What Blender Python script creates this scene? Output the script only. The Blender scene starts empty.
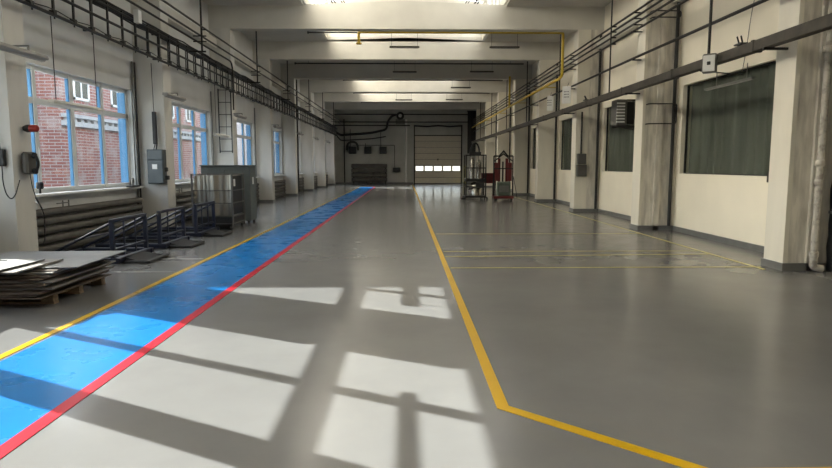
import bpy, math, random
from mathutils import Vector, Matrix
random.seed(7)
S = bpy.context.scene
COL = S.collection
PI = math.pi

# ------------------------------------------------------------------ camera
cam_d = bpy.data.cameras.new('camera'); cam = bpy.data.objects.new('camera', cam_d); COL.objects.link(cam)
cam.location = (0, 0, 1.64)
cam.rotation_euler = (PI/2 - math.radians(6.40), 0, -math.radians(0.972))
cam_d.sensor_width = 36; cam_d.lens = 615*36/832; cam_d.clip_end = 500; cam_d.clip_start = 0.05
S.camera = cam
# ------------------------------------------------------------------ world, sun, daylight
SUN = Vector((2.17, -1.18, -1.0)).normalized()
w = bpy.data.worlds.new('sky'); S.world = w; w.use_nodes = True
nt = w.node_tree; nt.nodes.clear()
sky = nt.nodes.new('ShaderNodeTexSky'); sky.sky_type = 'NISHITA'; sky.sun_disc = False
sky.sun_elevation = math.asin(-SUN.z); sky.sun_rotation = math.atan2(-SUN.x, -SUN.y)
sky.air_density = 1.0; sky.dust_density = 2.5; sky.ozone_density = 1.0
hs = nt.nodes.new('ShaderNodeHueSaturation'); hs.inputs['Saturation'].default_value = 0.45
bgn = nt.nodes.new('ShaderNodeBackground'); bgn.inputs['Strength'].default_value = 1.15
wo = nt.nodes.new('ShaderNodeOutputWorld')
nt.links.new(sky.outputs[0], hs.inputs['Color']); nt.links.new(hs.outputs[0], bgn.inputs['Color']); nt.links.new(bgn.outputs[0], wo.inputs[0])
sd = bpy.data.lights.new('sun', 'SUN'); sd.energy = 23.5; sd.angle = 0.005; sd.color = (1, 0.96, 0.88)
so = bpy.data.objects.new('sun', sd); COL.objects.link(so); so.rotation_euler = SUN.to_track_quat('-Z', 'Y').to_euler(); so.location = (-30, 20, 30)
def area(name, loc, direction, sx, sy, power, color=(1, 1, 1)):
    d = bpy.data.lights.new(name, 'AREA'); d.shape = 'RECTANGLE'; d.size = sx; d.size_y = sy; d.energy = power; d.color = color
    o = bpy.data.objects.new(name, d); COL.objects.link(o); o.location = loc
    o.rotation_euler = Vector(direction).to_track_quat('-Z', 'Y').to_euler(); return o
# daylight coming down through the roof lantern (inside each glazed bay)
ROOF_DAY = 140; WARM = (1, 0.93, 0.80)
for k in (-1, 0, 1, 2, 3, 5, 6):
    yy = 9.4+6*k+3.2-6; f_ = 1.3 if k >= 5 else (0.65 if k < 1 else 1.0)
    area('lantern_daylight_sunny_side', (-3.25, yy, 7.85), (1, 0, -.12), 5.0, 1.1, ROOF_DAY*f_, WARM)
    area('lantern_daylight_shady_side', (3.25, yy, 7.85), (-1, 0, -.12), 5.0, 1.1, ROOF_DAY*.5*f_, (1, .97, .92))
S.view_settings.view_transform = 'Standard'; S.view_settings.look = 'None'; S.view_settings.gamma = 1
S.view_settings.exposure = 0.16; S.view_settings.use_curve_mapping = False
S.cycles.use_denoising = True
S.cycles.max_bounces = 10; S.cycles.diffuse_bounces = 6; S.cycles.transparent_max_bounces = 16
S.cycles.sample_clamp_indirect = 8

# ------------------------------------------------------------------ materials
def nodes(name):
    m = bpy.data.materials.new(name); m.use_nodes = True; n = m.node_tree
    b = n.nodes['Principled BSDF']; return m, n, b
def mat(name, col, rough=0.6, metal=0.0, var=0.12, scale=6.0, bump=0.0, stretch=(1, 1, 1), spec=0.5, col2=None, lo=0.35, hi=0.65, detail=6):
    m, n, b = nodes(name)
    tc = n.nodes.new('ShaderNodeTexCoord'); mp = n.nodes.new('ShaderNodeMapping'); mp.inputs['Scale'].default_value = stretch
    no = n.nodes.new('ShaderNodeTexNoise'); no.inputs['Scale'].default_value = scale; no.inputs['Detail'].default_value = detail
    cr = n.nodes.new('ShaderNodeValToRGB'); c2 = col2 or tuple(c*(1-var*2) for c in col)
    cr.color_ramp.elements[0].position = lo; cr.color_ramp.elements[1].position = hi
    cr.color_ramp.elements[0].color = (*c2, 1); cr.color_ramp.elements[1].color = (*col, 1)
    n.links.new(tc.outputs['Object'], mp.inputs[0]); n.links.new(mp.outputs[0], no.inputs['Vector'])
    n.links.new(no.outputs['Fac'], cr.inputs[0]); n.links.new(cr.outputs[0], b.inputs['Base Color'])
    b.inputs['Roughness'].default_value = rough; b.inputs['Metallic'].default_value = metal
    b.inputs['Specular IOR Level'].default_value = spec
    if bump:
        bp = n.nodes.new('ShaderNodeBump'); bp.inputs['Strength'].default_value = bump; bp.inputs['Distance'].default_value = 0.01
        n.links.new(no.outputs['Fac'], bp.inputs['Height']); n.links.new(bp.outputs[0], b.inputs['Normal'])
    return m
def paint_mat(name, col, rough=0.3, rn=0.12):
    m, n, b = nodes(name)
    tc = n.nodes.new('ShaderNodeTexCoord')
    no = n.nodes.new('ShaderNodeTexNoise'); no.inputs['Scale'].default_value = 0.7; no.inputs['Detail'].default_value = 8; no.inputs['Roughness'].default_value = 0.6
    cr = n.nodes.new('ShaderNodeValToRGB'); cr.color_ramp.elements[0].position = 0.3; cr.color_ramp.elements[1].position = 0.7
    cr.color_ramp.elements[0].color = (*[c*0.88 for c in col], 1); cr.color_ramp.elements[1].color = (*[min(1, c*1.06) for c in col], 1)
    mr = n.nodes.new('ShaderNodeMapRange'); mr.inputs['To Min'].default_value = rough-rn/2; mr.inputs['To Max'].default_value = rough+rn/2
    n2 = n.nodes.new('ShaderNodeTexNoise'); n2.inputs['Scale'].default_value = 2.2; n2.inputs['Detail'].default_value = 5
    bp = n.nodes.new('ShaderNodeBump'); bp.inputs['Strength'].default_value = 0.05; bp.inputs['Distance'].default_value = 0.02
    L = n.links.new
    L(tc.outputs['Object'], no.inputs['Vector']); L(tc.outputs['Object'], n2.inputs['Vector'])
    L(no.outputs['Fac'], cr.inputs[0]); L(cr.outputs[0], b.inputs['Base Color']); L(n2.outputs['Fac'], mr.inputs['Value']); L(mr.outputs[0], b.inputs['Roughness'])
    L(n2.outputs['Fac'], bp.inputs['Height']); L(bp.outputs[0], b.inputs['Normal'])
    b.inputs['Specular IOR Level'].default_value = 0.22
    return m
def glass_mat(name, tint=(0.93, 0.96, 0.97), ior=1.3):
    m = bpy.data.materials.new(name); m.use_nodes = True; n = m.node_tree; n.nodes.clear()
    t = n.nodes.new('ShaderNodeBsdfTransparent'); t.inputs[0].default_value = (*tint, 1)
    g = n.nodes.new('ShaderNodeBsdfGlossy'); g.inputs['Roughness'].default_value = 0.03
    lw = n.nodes.new('ShaderNodeLayerWeight'); lw.inputs['Blend'].default_value = 0.5
    pw = n.nodes.new('ShaderNodeMath'); pw.operation = 'POWER'; pw.inputs[1].default_value = 4.0
    f = n.nodes.new('ShaderNodeMath'); f.operation = 'MULTIPLY_ADD'; f.inputs[1].default_value = (ior-1)*1.2; f.inputs[2].default_value = (ior-1)*.07
    n.links.new(lw.outputs['Facing'], pw.inputs[0]); n.links.new(pw.outputs[0], f.inputs[0])
    mx = n.nodes.new('ShaderNodeMixShader'); o = n.nodes.new('ShaderNodeOutputMaterial')
    n.links.new(f.outputs[0], mx.inputs[0]); n.links.new(t.outputs[0], mx.inputs[1]); n.links.new(g.outputs[0], mx.inputs[2]); n.links.new(mx.outputs[0], o.inputs[0])
    return m
def translucent_mat(name, col, mixt=0.35):
    m = bpy.data.materials.new(name); m.use_nodes = True; n = m.node_tree; n.nodes.clear()
    t = n.nodes.new('ShaderNodeBsdfTranslucent'); t.inputs[0].default_value = (*col, 1)
    g = n.nodes.new('ShaderNodeBsdfDiffuse'); g.inputs[0].default_value = (*col, 1)
    mx = n.nodes.new('ShaderNodeMixShader'); mx.inputs[0].default_value = mixt; o = n.nodes.new('ShaderNodeOutputMaterial')
    n.links.new(t.outputs[0], mx.inputs[1]); n.links.new(g.outputs[0], mx.inputs[2]); n.links.new(mx.outputs[0], o.inputs[0])
    return m
def brick_mat(name, a, b_, mortar):
    m, n, b = nodes(name)
    tc = n.nodes.new('ShaderNodeTexCoord'); sp = n.nodes.new('ShaderNodeSeparateXYZ'); ad = n.nodes.new('ShaderNodeMath'); ad.operation = 'ADD'; cb = n.nodes.new('ShaderNodeCombineXYZ')
    br = n.nodes.new('ShaderNodeTexBrick'); br.inputs['Scale'].default_value = 1.0
    br.inputs['Brick Width'].default_value = 0.5; br.inputs['Row Height'].default_value = 0.13; br.inputs['Mortar Size'].default_value = 0.018
    br.inputs['Color1'].default_value = (*a, 1); br.inputs['Color2'].default_value = (*b_, 1); br.inputs['Mortar'].default_value = (*mortar, 1)
    no = n.nodes.new('ShaderNodeTexNoise'); no.inputs['Scale'].default_value = 1.3; no.inputs['Detail'].default_value = 8
    cr = n.nodes.new('ShaderNodeValToRGB'); cr.color_ramp.elements[0].position = 0.52; cr.color_ramp.elements[1].position = 0.62
    mx = n.nodes.new('ShaderNodeMixRGB'); mx.inputs[2].default_value = (*mortar, 1); ml = n.nodes.new('ShaderNodeMath'); ml.operation = 'MULTIPLY'; ml.inputs[1].default_value = 0.55
    L = n.links.new
    L(tc.outputs['Object'], sp.inputs[0]); L(sp.outputs[0], ad.inputs[0]); L(sp.outputs[1], ad.inputs[1]); L(ad.outputs[0], cb.inputs[0]); L(sp.outputs[2], cb.inputs[1])
    L(cb.outputs[0], br.inputs['Vector']); L(tc.outputs['Object'], no.inputs['Vector']); L(no.outputs['Fac'], cr.inputs[0]); L(cr.outputs[0], ml.inputs[0])
    L(br.outputs['Color'], mx.inputs[1]); L(ml.outputs[0], mx.inputs[0]); L(mx.outputs[0], b.inputs['Base Color']); b.inputs['Roughness'].default_value = 0.9
    return m
def glow_mat(name, col, s):
    m, n, b = nodes(name); b.inputs['Base Color'].default_value = (*col, 1); b.inputs['Emission Color'].default_value = (*col, 1); b.inputs['Emission Strength'].default_value = s
    return m

M = {}
M['floor'] = paint_mat('grey_epoxy', (0.185, 0.184, 0.182), 0.20)
M['blue'] = paint_mat('blue_floor_paint', (0.005, 0.155, 0.46), 0.28)
M['red'] = paint_mat('red_floor_paint', (0.50, 0.02, 0.035), 0.3)
M['yellow'] = paint_mat('yellow_floor_paint', (0.62, 0.37, 0.004), 0.3)
M['yellow_thin'] = paint_mat('worn_yellow_floor_paint', (0.50, 0.42, 0.13), 0.3)
M['pale_line'] = paint_mat('pale_floor_paint', (0.36, 0.36, 0.35), 0.3)
M['wall_l'] = mat('white_wall_paint', (0.68, 0.68, 0.66), 0.8, var=0.05, scale=1.2)
M['wall_r'] = mat('cream_wall_paint', (0.86, 0.80, 0.665), 0.75, var=0.03, scale=0.9)
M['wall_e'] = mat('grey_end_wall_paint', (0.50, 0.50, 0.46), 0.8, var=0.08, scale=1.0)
M['column'] = mat('column_paint', (0.66, 0.64, 0.59), 0.7, var=0.07, scale=2.5, stretch=(1, 1, 0.25))
M['column_r'] = mat('cream_column_paint', (0.76, 0.72, 0.62), 0.7, var=0.05, scale=2.5, stretch=(1, 1, 0.25))
M['concrete'] = mat('stained_concrete', (0.74, 0.70, 0.62), 0.85, scale=5, bump=0.4, stretch=(2.0, 2.0, 0.35), col2=(0.46, 0.43, 0.38), lo=0.3, hi=0.62)
M['ceiling'] = mat('ceiling_paint', (0.58, 0.56, 0.51), 0.85, var=0.06, scale=1.0)
M['beam'] = mat('beam_paint', (0.62, 0.60, 0.54), 0.8, var=0.05, scale=1.2)
M['plinth'] = mat('grey_plinth_paint', (0.17, 0.17, 0.165), 0.45, var=0.1, scale=4)
M['black'] = mat('black_steel', (0.018, 0.017, 0.016), 0.55, var=0.2, scale=10)
M['pipe'] = mat('dark_brown_pipe', (0.016, 0.014, 0.012), 0.5, var=0.2, scale=8)
M['duct'] = mat('dusty_brown_duct', (0.052, 0.044, 0.033), 0.6, var=0.2, scale=6)
M['radiator'] = mat('grey_brown_pipe_paint', (0.12, 0.11, 0.095), 0.5, var=0.15, scale=5)
M['gas'] = mat('yellow_pipe_paint', (0.62, 0.43, 0.03), 0.45, var=0.08, scale=8)
M['frame'] = mat('white_window_frame', (0.72, 0.74, 0.74), 0.4, var=0.02)
M['film'] = mat('blue_protective_film', (0.08, 0.25, 0.45), 0.5, var=0.05)
M['sill'] = mat('white_sill', (0.75, 0.76, 0.75), 0.4, var=0.02)
M['glass'] = glass_mat('window_glass')
M['dark_glass'] = glass_mat('dusty_window_glass', (0.93, 0.95, 0.93), 1.03)
M['curtain'] = mat('dark_green_curtain', (0.135, 0.140, 0.120), 0.9, var=0.2, scale=3, stretch=(1, 1, 0.1))
M['lantern'] = translucent_mat('wired_roof_glass', (0.86, 0.85, 0.80))
M['white_metal'] = mat('white_painted_steel', (0.72, 0.70, 0.64), 0.5, var=0.04)
M['lamp'] = mat('grey_lamp_housing', (0.33, 0.32, 0.30), 0.55, var=0.06)
M['lamp_lens'] = mat('white_lamp_tube', (0.88, 0.88, 0.85), 0.3, var=0.01)
M['ebox'] = mat('grey_blue_enclosure', (0.085, 0.10, 0.105), 0.45, var=0.08)
M['ebox2'] = mat('dark_grey_enclosure', (0.10, 0.095, 0.085), 0.5, var=0.08)
M['tag'] = mat('white_label', (0.75, 0.75, 0.72), 0.6, var=0.02)
M['navy'] = mat('dark_navy_steel', (0.010, 0.014, 0.034), 0.4, var=0.1)
M['steel'] = mat('brushed_stainless', (0.55, 0.53, 0.48), 0.25, metal=0.95, var=0.1, scale=3, stretch=(1, 1, 0.2))
M['tank_steel'] = mat('dull_stainless', (0.36, 0.34, 0.30), 0.36, metal=0.9, var=0.2, scale=3, stretch=(1, 1, 0.2))
M['galv'] = mat('dull_galvanised_steel', (0.22, 0.22, 0.21), 0.45, metal=0.6, var=0.1)
M['cab'] = mat('grey_green_cabinet', (0.095, 0.108, 0.104), 0.5, var=0.05)
M['wood'] = mat('pallet_wood', (0.30, 0.21, 0.13), 0.8, var=0.2, scale=5, stretch=(1, 6, 6))
M['ply'] = mat('weathered_plywood', (0.27, 0.25, 0.225), 0.6, var=0.12, scale=3)
M['ply2'] = mat('brown_board', (0.13, 0.095, 0.07), 0.75, var=0.15, scale=4)
M['ply3'] = mat('grey_dusty_board', (0.25, 0.25, 0.245), 0.6, var=0.12, scale=2)
M['door'] = mat('cream_door_panel', (0.62, 0.57, 0.47), 0.6, var=0.04)
M['door_glow'] = glass_mat('door_window_glass', (0.95, 0.98, 1.0))
M['red_metal'] = mat('red_machine_paint', (0.13, 0.012, 0.012), 0.4, var=0.1)
M['green'] = mat('dull_green_panel', (0.10, 0.13, 0.10), 0.5, var=0.1)
M['drain'] = mat('dirty_white_pipe', (0.48, 0.45, 0.40), 0.6, scale=9, col2=(0.28, 0.25, 0.22), lo=0.38, hi=0.52, bump=0.3)
M['brick'] = brick_mat('red_brick', (0.30, 0.125, 0.10), (0.23, 0.095, 0.085), (0.36, 0.33, 0.32))
M['stone'] = mat('pale_cornice', (0.42, 0.44, 0.46), 0.9, var=0.08)
M['asphalt'] = mat('asphalt', (0.16, 0.16, 0.16), 0.95, var=0.15)
M['roof'] = mat('grey_roof', (0.22, 0.22, 0.23), 0.8)
M['beacon_red'] = mat('red_plastic', (0.35, 0.03, 0.02), 0.35, var=0.05)
M['hiviz'] = mat('yellow_plastic', (0.55, 0.50, 0.05), 0.5, var=0.05)
M['ink'] = mat('black_ink', (0.03, 0.03, 0.03), 0.6)
M['cable'] = mat('black_cable', (0.012, 0.012, 0.013), 0.6)
M['wire'] = mat('pale_wire', (0.20, 0.19, 0.17), 0.6)

# ------------------------------------------------------------------ mesh helpers
class MB:
    def __init__(s): s.v = []; s.f = []; s.sm = []; s.mi = []; s.m = 0
    def add(s, vs, fs, smooth=False):
        k = len(s.v); s.v += [tuple(x) for x in vs]
        for f in fs: s.f.append([i+k for i in f]); s.sm.append(smooth); s.mi.append(s.m)
        return s
    def box(s, x0, x1, y0, y1, z0, z1, T=None):
        vs = [Vector((x, y, z)) for x in (x0, x1) for y in (y0, y1) for z in (z0, z1)]
        if T: vs = [T @ v for v in vs]
        return s.add(vs, [(0, 1, 3, 2), (4, 6, 7, 5), (0, 4, 5, 1), (2, 3, 7, 6), (0, 2, 6, 4), (1, 5, 7, 3)])
    def bbox(s, x0, x1, y0, y1, z0, z1, c=0.01, T=None):
        # chamfered box
        import itertools
        pts = []; cx, cy, cz = (x0+x1)/2, (y0+y1)/2, (z0+z1)/2
        hx, hy, hz = (x1-x0)/2, (y1-y0)/2, (z1-z0)/2; c = min(c, hx*.9, hy*.9, hz*.9)
        import bmesh
        b = bmesh.new()
        for sx, sy, sz in itertools.product((-1, 1), repeat=3):
            for a in range(3):
                h = [hx, hy, hz]; 
                for q in range(3):
                    if q != a: h[q] -= c
                b.verts.new((cx+sx*h[0], cy+sy*h[1], cz+sz*h[2]))
        bmesh.ops.convex_hull(b, input=b.verts[:]); b.verts.index_update()
        bmesh.ops.dissolve_limit(b, angle_limit=0.01, verts=b.verts[:], edges=b.edges[:]); b.verts.index_update()
        vs = [(T @ v.co if T else v.co.copy()) for v in b.verts]; fs = [[v.index for v in f.verts] for f in b.faces]; b.free()
        return s.add(vs, fs)
    def tube(s, path, r, seg=8, cap=True):
        P = [Vector(p) for p in path]; n = len(P); rings = []
        up = None
        for i in range(n):
            if i == 0: d = P[1]-P[0]
            elif i == n-1: d = P[-1]-P[-2]
            else: d = (P[i+1]-P[i]).normalized()+(P[i]-P[i-1]).normalized()
            if d.length < 1e-9: d = P[min(i+1, n-1)]-P[max(i-1, 0)]
            d.normalize()
            if up is None:
                up = Vector((0, 0, 1)) if abs(d.z) < 0.9 else Vector((1, 0, 0))
            a = d.cross(up)
            if a.length < 1e-4: a = d.orthogonal()
            a.normalize(); b = a.cross(d).normalized(); up = b
            rr = r[i] if isinstance(r, (list, tuple)) else r
            k = 1.0
            if 0 < i < n-1:
                ang = (P[i+1]-P[i]).angle(P[i]-P[i-1], 0); k = 1/max(0.5, math.cos(ang/2))
            rings.append([P[i]+(a*math.cos(t)+b*math.sin(t)*1.0)*rr*(k if k < 1.5 else 1.4) for t in [2*PI*j/seg for j in range(seg)]])
        vs = [v for R in rings for v in R]; fs = []
        for i in range(n-1):
            for j in range(seg):
                fs.append((i*seg+j, i*seg+(j+1) % seg, (i+1)*seg+(j+1) % seg, (i+1)*seg+j))
        s.add(vs, fs, True)
        if cap: s.add(rings[0], [tuple(range(seg))[::-1]]); s.add(rings[-1], [tuple(range(seg))])
        return s
    def ext(s, pts, a0, a1, axis='y'):
        # extrude a closed 2-D outline; axis y: pts are (x,z); x: (y,z); z: (x,y)
        def V(p, t): return {'y': (p[0], t, p[1]), 'x': (t, p[0], p[1]), 'z': (p[0], p[1], t)}[axis]
        n = len(pts); vs = [V(p, a0) for p in pts]+[V(p, a1) for p in pts]
        fs = [tuple(range(n)), tuple(range(n, 2*n))[::-1]]+[(i, i+n, (i+1) % n+n, (i+1) % n) for i in range(n)]
        return s.add(vs, fs)
    def build(s, name, m, parent=None, loc=None):
        me = bpy.data.meshes.new(name); me.from_pydata(s.v, [], s.f)
        for x in (m if isinstance(m, (list, tuple)) else [m]): me.materials.append(M[x] if isinstance(x, str) else x)
        me.polygons.foreach_set('use_smooth', s.sm); me.polygons.foreach_set('material_index', s.mi)
        import bmesh
        b = bmesh.new(); b.from_mesh(me); bmesh.ops.recalc_face_normals(b, faces=b.faces[:]); b.to_mesh(me); b.free()
        o = bpy.data.objects.new(name, me); COL.objects.link(o)
        if parent: o.parent = parent
        if loc: o.location = loc
        return o
def arc(p, r=0.12, n=4):
    """round the corners of a polyline"""
    P = [Vector(q) for q in p]; out = [P[0]]
    for i in range(1, len(P)-1):
        a = (P[i-1]-P[i]); b = (P[i+1]-P[i]); q = min(r, a.length/2, b.length/2)
        A = P[i]+a.normalized()*q; B = P[i]+b.normalized()*q
        for k in range(n+1):
            t = k/n; out.append(A*(1-t)**2+P[i]*2*t*(1-t)+B*t*t)
    out.append(P[-1]); return out
def tag(o, label, cat, group=None):
    o['label'] = label; o['category'] = cat
    if group: o['group'] = group
    return o
def root(name, loc, label, cat, group=None, rz=0):
    o = bpy.data.objects.new(name, None); COL.objects.link(o); o.location = loc; o.rotation_euler = (0, 0, rz); o.empty_display_size = 0.1
    return tag(o, label, cat, group)
def struct(o): o['kind'] = 'structure'; return o
def copy_tree(o, parent=None):
    c = o.copy(); COL.objects.link(c); c.parent = parent
    for ch in [x for x in bpy.data.objects if x.parent == o]: copy_tree(ch, c)
    return c
ORD = ['first', 'second', 'third', 'fourth', 'fifth', 'sixth', 'seventh', 'eighth', 'ninth']

# ------------------------------------------------------------------ room shell
Y0, YE = -4.6, 54.5
XL, XR = -6.6, 6.75            # inner wall faces
CL, CR = -5.9, 5.88            # column faces towards the hall
COLS = [9.4+6*k for k in range(-2, 8)]
ZC, ZB = 6.95, 6.2
struct(MB().box(-7.2, 7.3, Y0-.3, YE+.4, -0.3, 0).build('floor', 'floor'))
LWIN = []; RWIN = []
for c in COLS[:-1]:
    if abs(c-3.4) < .1: LWIN.append((4.3, 8.87))
    else: LWIN.append((c+0.8, c+5.8))
    RWIN.append((c+0.85, c+5.72))
RWIN = [w_ for w_ in RWIN if w_[1] < 52]
LWIN = [w_ for w_ in LWIN if 4 < w_[0] and w_[1] < 52]
LZ0, LZ1, RZ0, RZ1 = 1.13, 3.43, 1.43, 3.56
def wall_with_holes(name, x0, x1, holes, z0, z1, m):
    b = MB(); y = Y0
    for a, e in holes:
        b.box(x0, x1, y, a, 0, ZC+.2); b.box(x0, x1, a, e, 0, z0); b.box(x0, x1, a, e, z1, ZC+.2); y = e
    b.box(x0, x1, y, YE, 0, ZC+.2)
    return struct(b.build(name, m))
wall_with_holes('wall_left', -6.88, XL, LWIN, LZ0, LZ1, 'wall_l')
wall_with_holes('wall_right', XR, 7.1, RWIN, RZ0, RZ1, 'wall_r')
struct(MB().box(-6.88, 7.1, Y0-.3, Y0, 0, ZC+.2).build('wall_back', 'wall_l'))
DX0, DX1, DZ = 0.83, 4.88, 4.25
b = MB(); b.box(-6.88, DX0, YE, YE+.3, 0, ZC+.2); b.box(DX1, 7.1, YE, YE+.3, 0, ZC+.2); b.box(DX0, DX1, YE, YE+.3, DZ, ZC+.2)
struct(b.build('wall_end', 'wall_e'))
# roof slab with the lantern opening
LX0, LX1 = -3.4, 3.4
LANT = [(Y0+.4, 27.4), (33.8, 45.4)]
b = MB(); b.box(-6.88, LX0, Y0, YE+.3, ZC, ZC+.2); b.box(LX1, 7.1, Y0, YE+.3, ZC, ZC+.2)
b.box(LX0, LX1, Y0, LANT[0][0], ZC, ZC+.2); b.box(LX0, LX1, LANT[0][1], LANT[1][0], ZC, ZC+.2); b.box(LX0, LX1, LANT[1][1], YE+.3, ZC, ZC+.2)
struct(b.build('ceiling', 'ceiling'))
for y0, y1 in LANT:
    b = MB()
    for x in (LX0, LX1):                                    # kerb and top plate of each glazed side
        b.box(x-.08, x+.08, y0, y1, ZC+.05, ZC+.32); b.box(x-.08, x+.08, y0, y1, 8.45, 8.6)
        y = y0
        while y < y1+.01: b.box(x-.05, x+.05, max(y0, y-.03), min(y1, y+.03), ZC+.3, 8.5); y += 0.9
    b.ext([(LX0-.3, 8.6), (0, 8.95), (LX1+.3, 8.6), (LX1+.3, 8.7), (0, 9.05), (LX0-.3, 8.7)], y0, y1, 'y')
    b.ext([(LX0, ZC), (LX1, ZC), (LX1, 8.6), (0, 8.95), (LX0, 8.6)], y0-.1, y0, 'y'); b.ext([(LX0, ZC), (LX1, ZC), (LX1, 8.6), (0, 8.95), (LX0, 8.6)], y1+.02, y1+.12, 'y')
    o = struct(b.build('roof_lantern', 'white_metal'))
    g = MB()
    for x in (LX0, LX1): g.box(x-.01, x+.01, y0, y1, ZC+.32, 8.45)
    g.build('lantern_glazing', 'lantern', o)
# beams: top edge gently pitched to the middle
for i, c in enumerate(COLS):
    b = MB(); b.ext([(-6.6, ZB), (6.75, ZB), (6.75, 6.95), (3.2, 7.0), (0, 7.12), (-3.2, 7.0), (-6.6, 6.95)], c, c+.4, 'y')
    struct(b.build('roof_beam', 'beam'))
# columns
for i, c in enumerate(COLS):
    b = MB(); b.box(XL, CL, c, c+.5, 0, ZB)
    struct(b.build('column_left', 'column'))
    b = MB()
    if i in (2, 3):
        b.m = 0; b.box(CR+.07, XR, c-.0, c+.5, 0, ZB); b.box(CR+.35, CR+.5, c-.05, c, 0, ZB)
        b.m = 1; b.box(CR, CR+.07, c-.015, c+.5, 0, ZB)
        struct(b.build('column_right', ['concrete', 'column_r']))
    elif i == 4:
        b.m = 0; b.box(CR+.42, XR, c, c+.5, 0, ZB)
        b.m = 1; b.box(CR, CR+.42, c-.03, c+.5, 0, ZB)
        struct(b.build('column_right', ['concrete', 'column_r']))
    else:
        b.box(CR, XR, c, c+.5, 0, ZB); struct(b.build('column_right', 'column_r'))
# longitudinal edge beams above the columns
for n_, x0, x1 in (('trim_1', XL, XL+.25), ('trim_2', XR-.25, XR)):
    struct(MB().box(x0, x1, Y0, YE, 5.55, 5.85).build(n_, 'beam'))
# baseboards
b = MB(); b.box(XR-.03, XR, Y0, YE, 0, .12)
for c in COLS: b.box(CR-.025, XR, c-.05, c+.525, 0, .12)
struct(b.build('baseboard_right', 'plinth'))
b = MB(); b.box(XL, XL+.03, Y0, YE, 0, .10)
for c in COLS: b.box(XL, CL+.02, c-.02, c+.52, 0, .10)
struct(b.build('baseboard_left', 'plinth'))
b = MB(); b.box(XL, DX0-.15, YE-.03, YE, 0, .12); b.box(DX1+.15, XR, YE-.03, YE, 0, .12)
struct(b.build('baseboard_end', 'plinth'))

# left windows (white frames with blue film on the glazing edges)
wn = 0
for (a, e) in LWIN:
    wn += 1
    o = root('window_%d' % wn, (-6.75, (a+e)/2, LZ0), '', ''); del o['label']; del o['category']; struct(o)
    L = lambda y: y-(a+e)/2; H = LZ1-LZ0; ZT = 2.80-LZ0
    if abs(a-4.3) < .1: mull = [(5.35, .07), (6.575, .32), (7.77, .10)]
    else:
        s = (e-a)/4; mull = [(a+s, .10), (a+2*s, .13), (a+3*s, .10)]
    f = MB(); x0, x1 = -.04, .04
    f.box(x0, x1, L(a), L(e), 0, .09); f.box(x0, x1, L(a), L(e), H-.08, H); f.box(x0, x1, L(a), L(a)+.08, 0, H); f.box(x0, x1, L(e)-.08, L(e), 0, H)
    f.box(x0, x1, L(a), L(e), ZT-.055, ZT+.055)
    for y, t in mull: f.box(x0+.002, x1-.002+.01, L(y)-t/2, L(y)+t/2, 0.01, H-.01)
    f.build('window_frame', 'frame', o)
    g = MB(); ys = [a+.08]+[q for y, t in mull for q in (y-t/2, y+t/2)]+[e-.08]
    for k in range(0, len(ys), 2):
        for z0, z1 in ((.09, ZT-.055), (ZT+.055, H-.08)):
            g.box(-.03, .03, L(ys[k+1])-.022, L(ys[k+1])-.001, z0, z1)
            if k == 6: g.box(-.15, .0, L(ys[k+1])-.02, L(ys[k+1])+.06, z0, z1)
    g.build('blue_film', 'film', o)
    p = MB(); p.box(-.006, .006, L(a)+.05, L(e)-.05, .05, H-.05); p.build('pane', 'glass', o)
    s_ = MB(); s_.bbox(.04, .33, L(a)-.06, L(e)+.06, -.05, .0, .01); s_.build('window_sill', 'sill', o)
    h = MB(); h.box(.04, .07, L(mull[0][0])-.015, L(mull[0][0])+.015, .75, .83); h.box(.06, .075, L(mull[0][0])-.01, L(mull[0][0])+.01, .62, .8); h.build('window_handle', 'frame', o)
# right windows (interior glazing with dark green curtains)
for (a, e) in RWIN:
    wn += 1
    o = root('window_%d' % wn, (XR+.12, (a+e)/2, RZ0), '', ''); del o['label']; del o['category']; struct(o)
    L = lambda y: y-(a+e)/2; H = RZ1-RZ0
    f = MB(); x0, x1 = -.02, .03
    f.box(x0, x1, L(a), L(e), 0, .025); f.box(x0, x1, L(a), L(e), H-.025, H); f.box(x0, x1, L(a), L(a)+.025, 0, H); f.box(x0, x1, L(e)-.025, L(e), 0, H)
    f.build('window_frame', 'pipe', o)
    MB().box(-.004, .004, L(a)+.02, L(e)-.02, .02, H-.02).build('pane', 'dark_glass', o)
    n = 150; vs = []; fs = []
    for i in range(n+1):
        t = i/n; y = L(a)+(e-a)*t; x = .065+.04*math.sin(t*78+1.6*math.sin(t*17))
        vs += [(x, y, 0), (x, y, H)]
    for i in range(n): fs.append((2*i, 2*i+2, 2*i+3, 2*i+1))
    b = MB(); b.add(vs, fs, True); b.box(.12, .14, L(a)-.05, L(e)+.05, 0, H); b.build('curtain', 'curtain', o)

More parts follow.
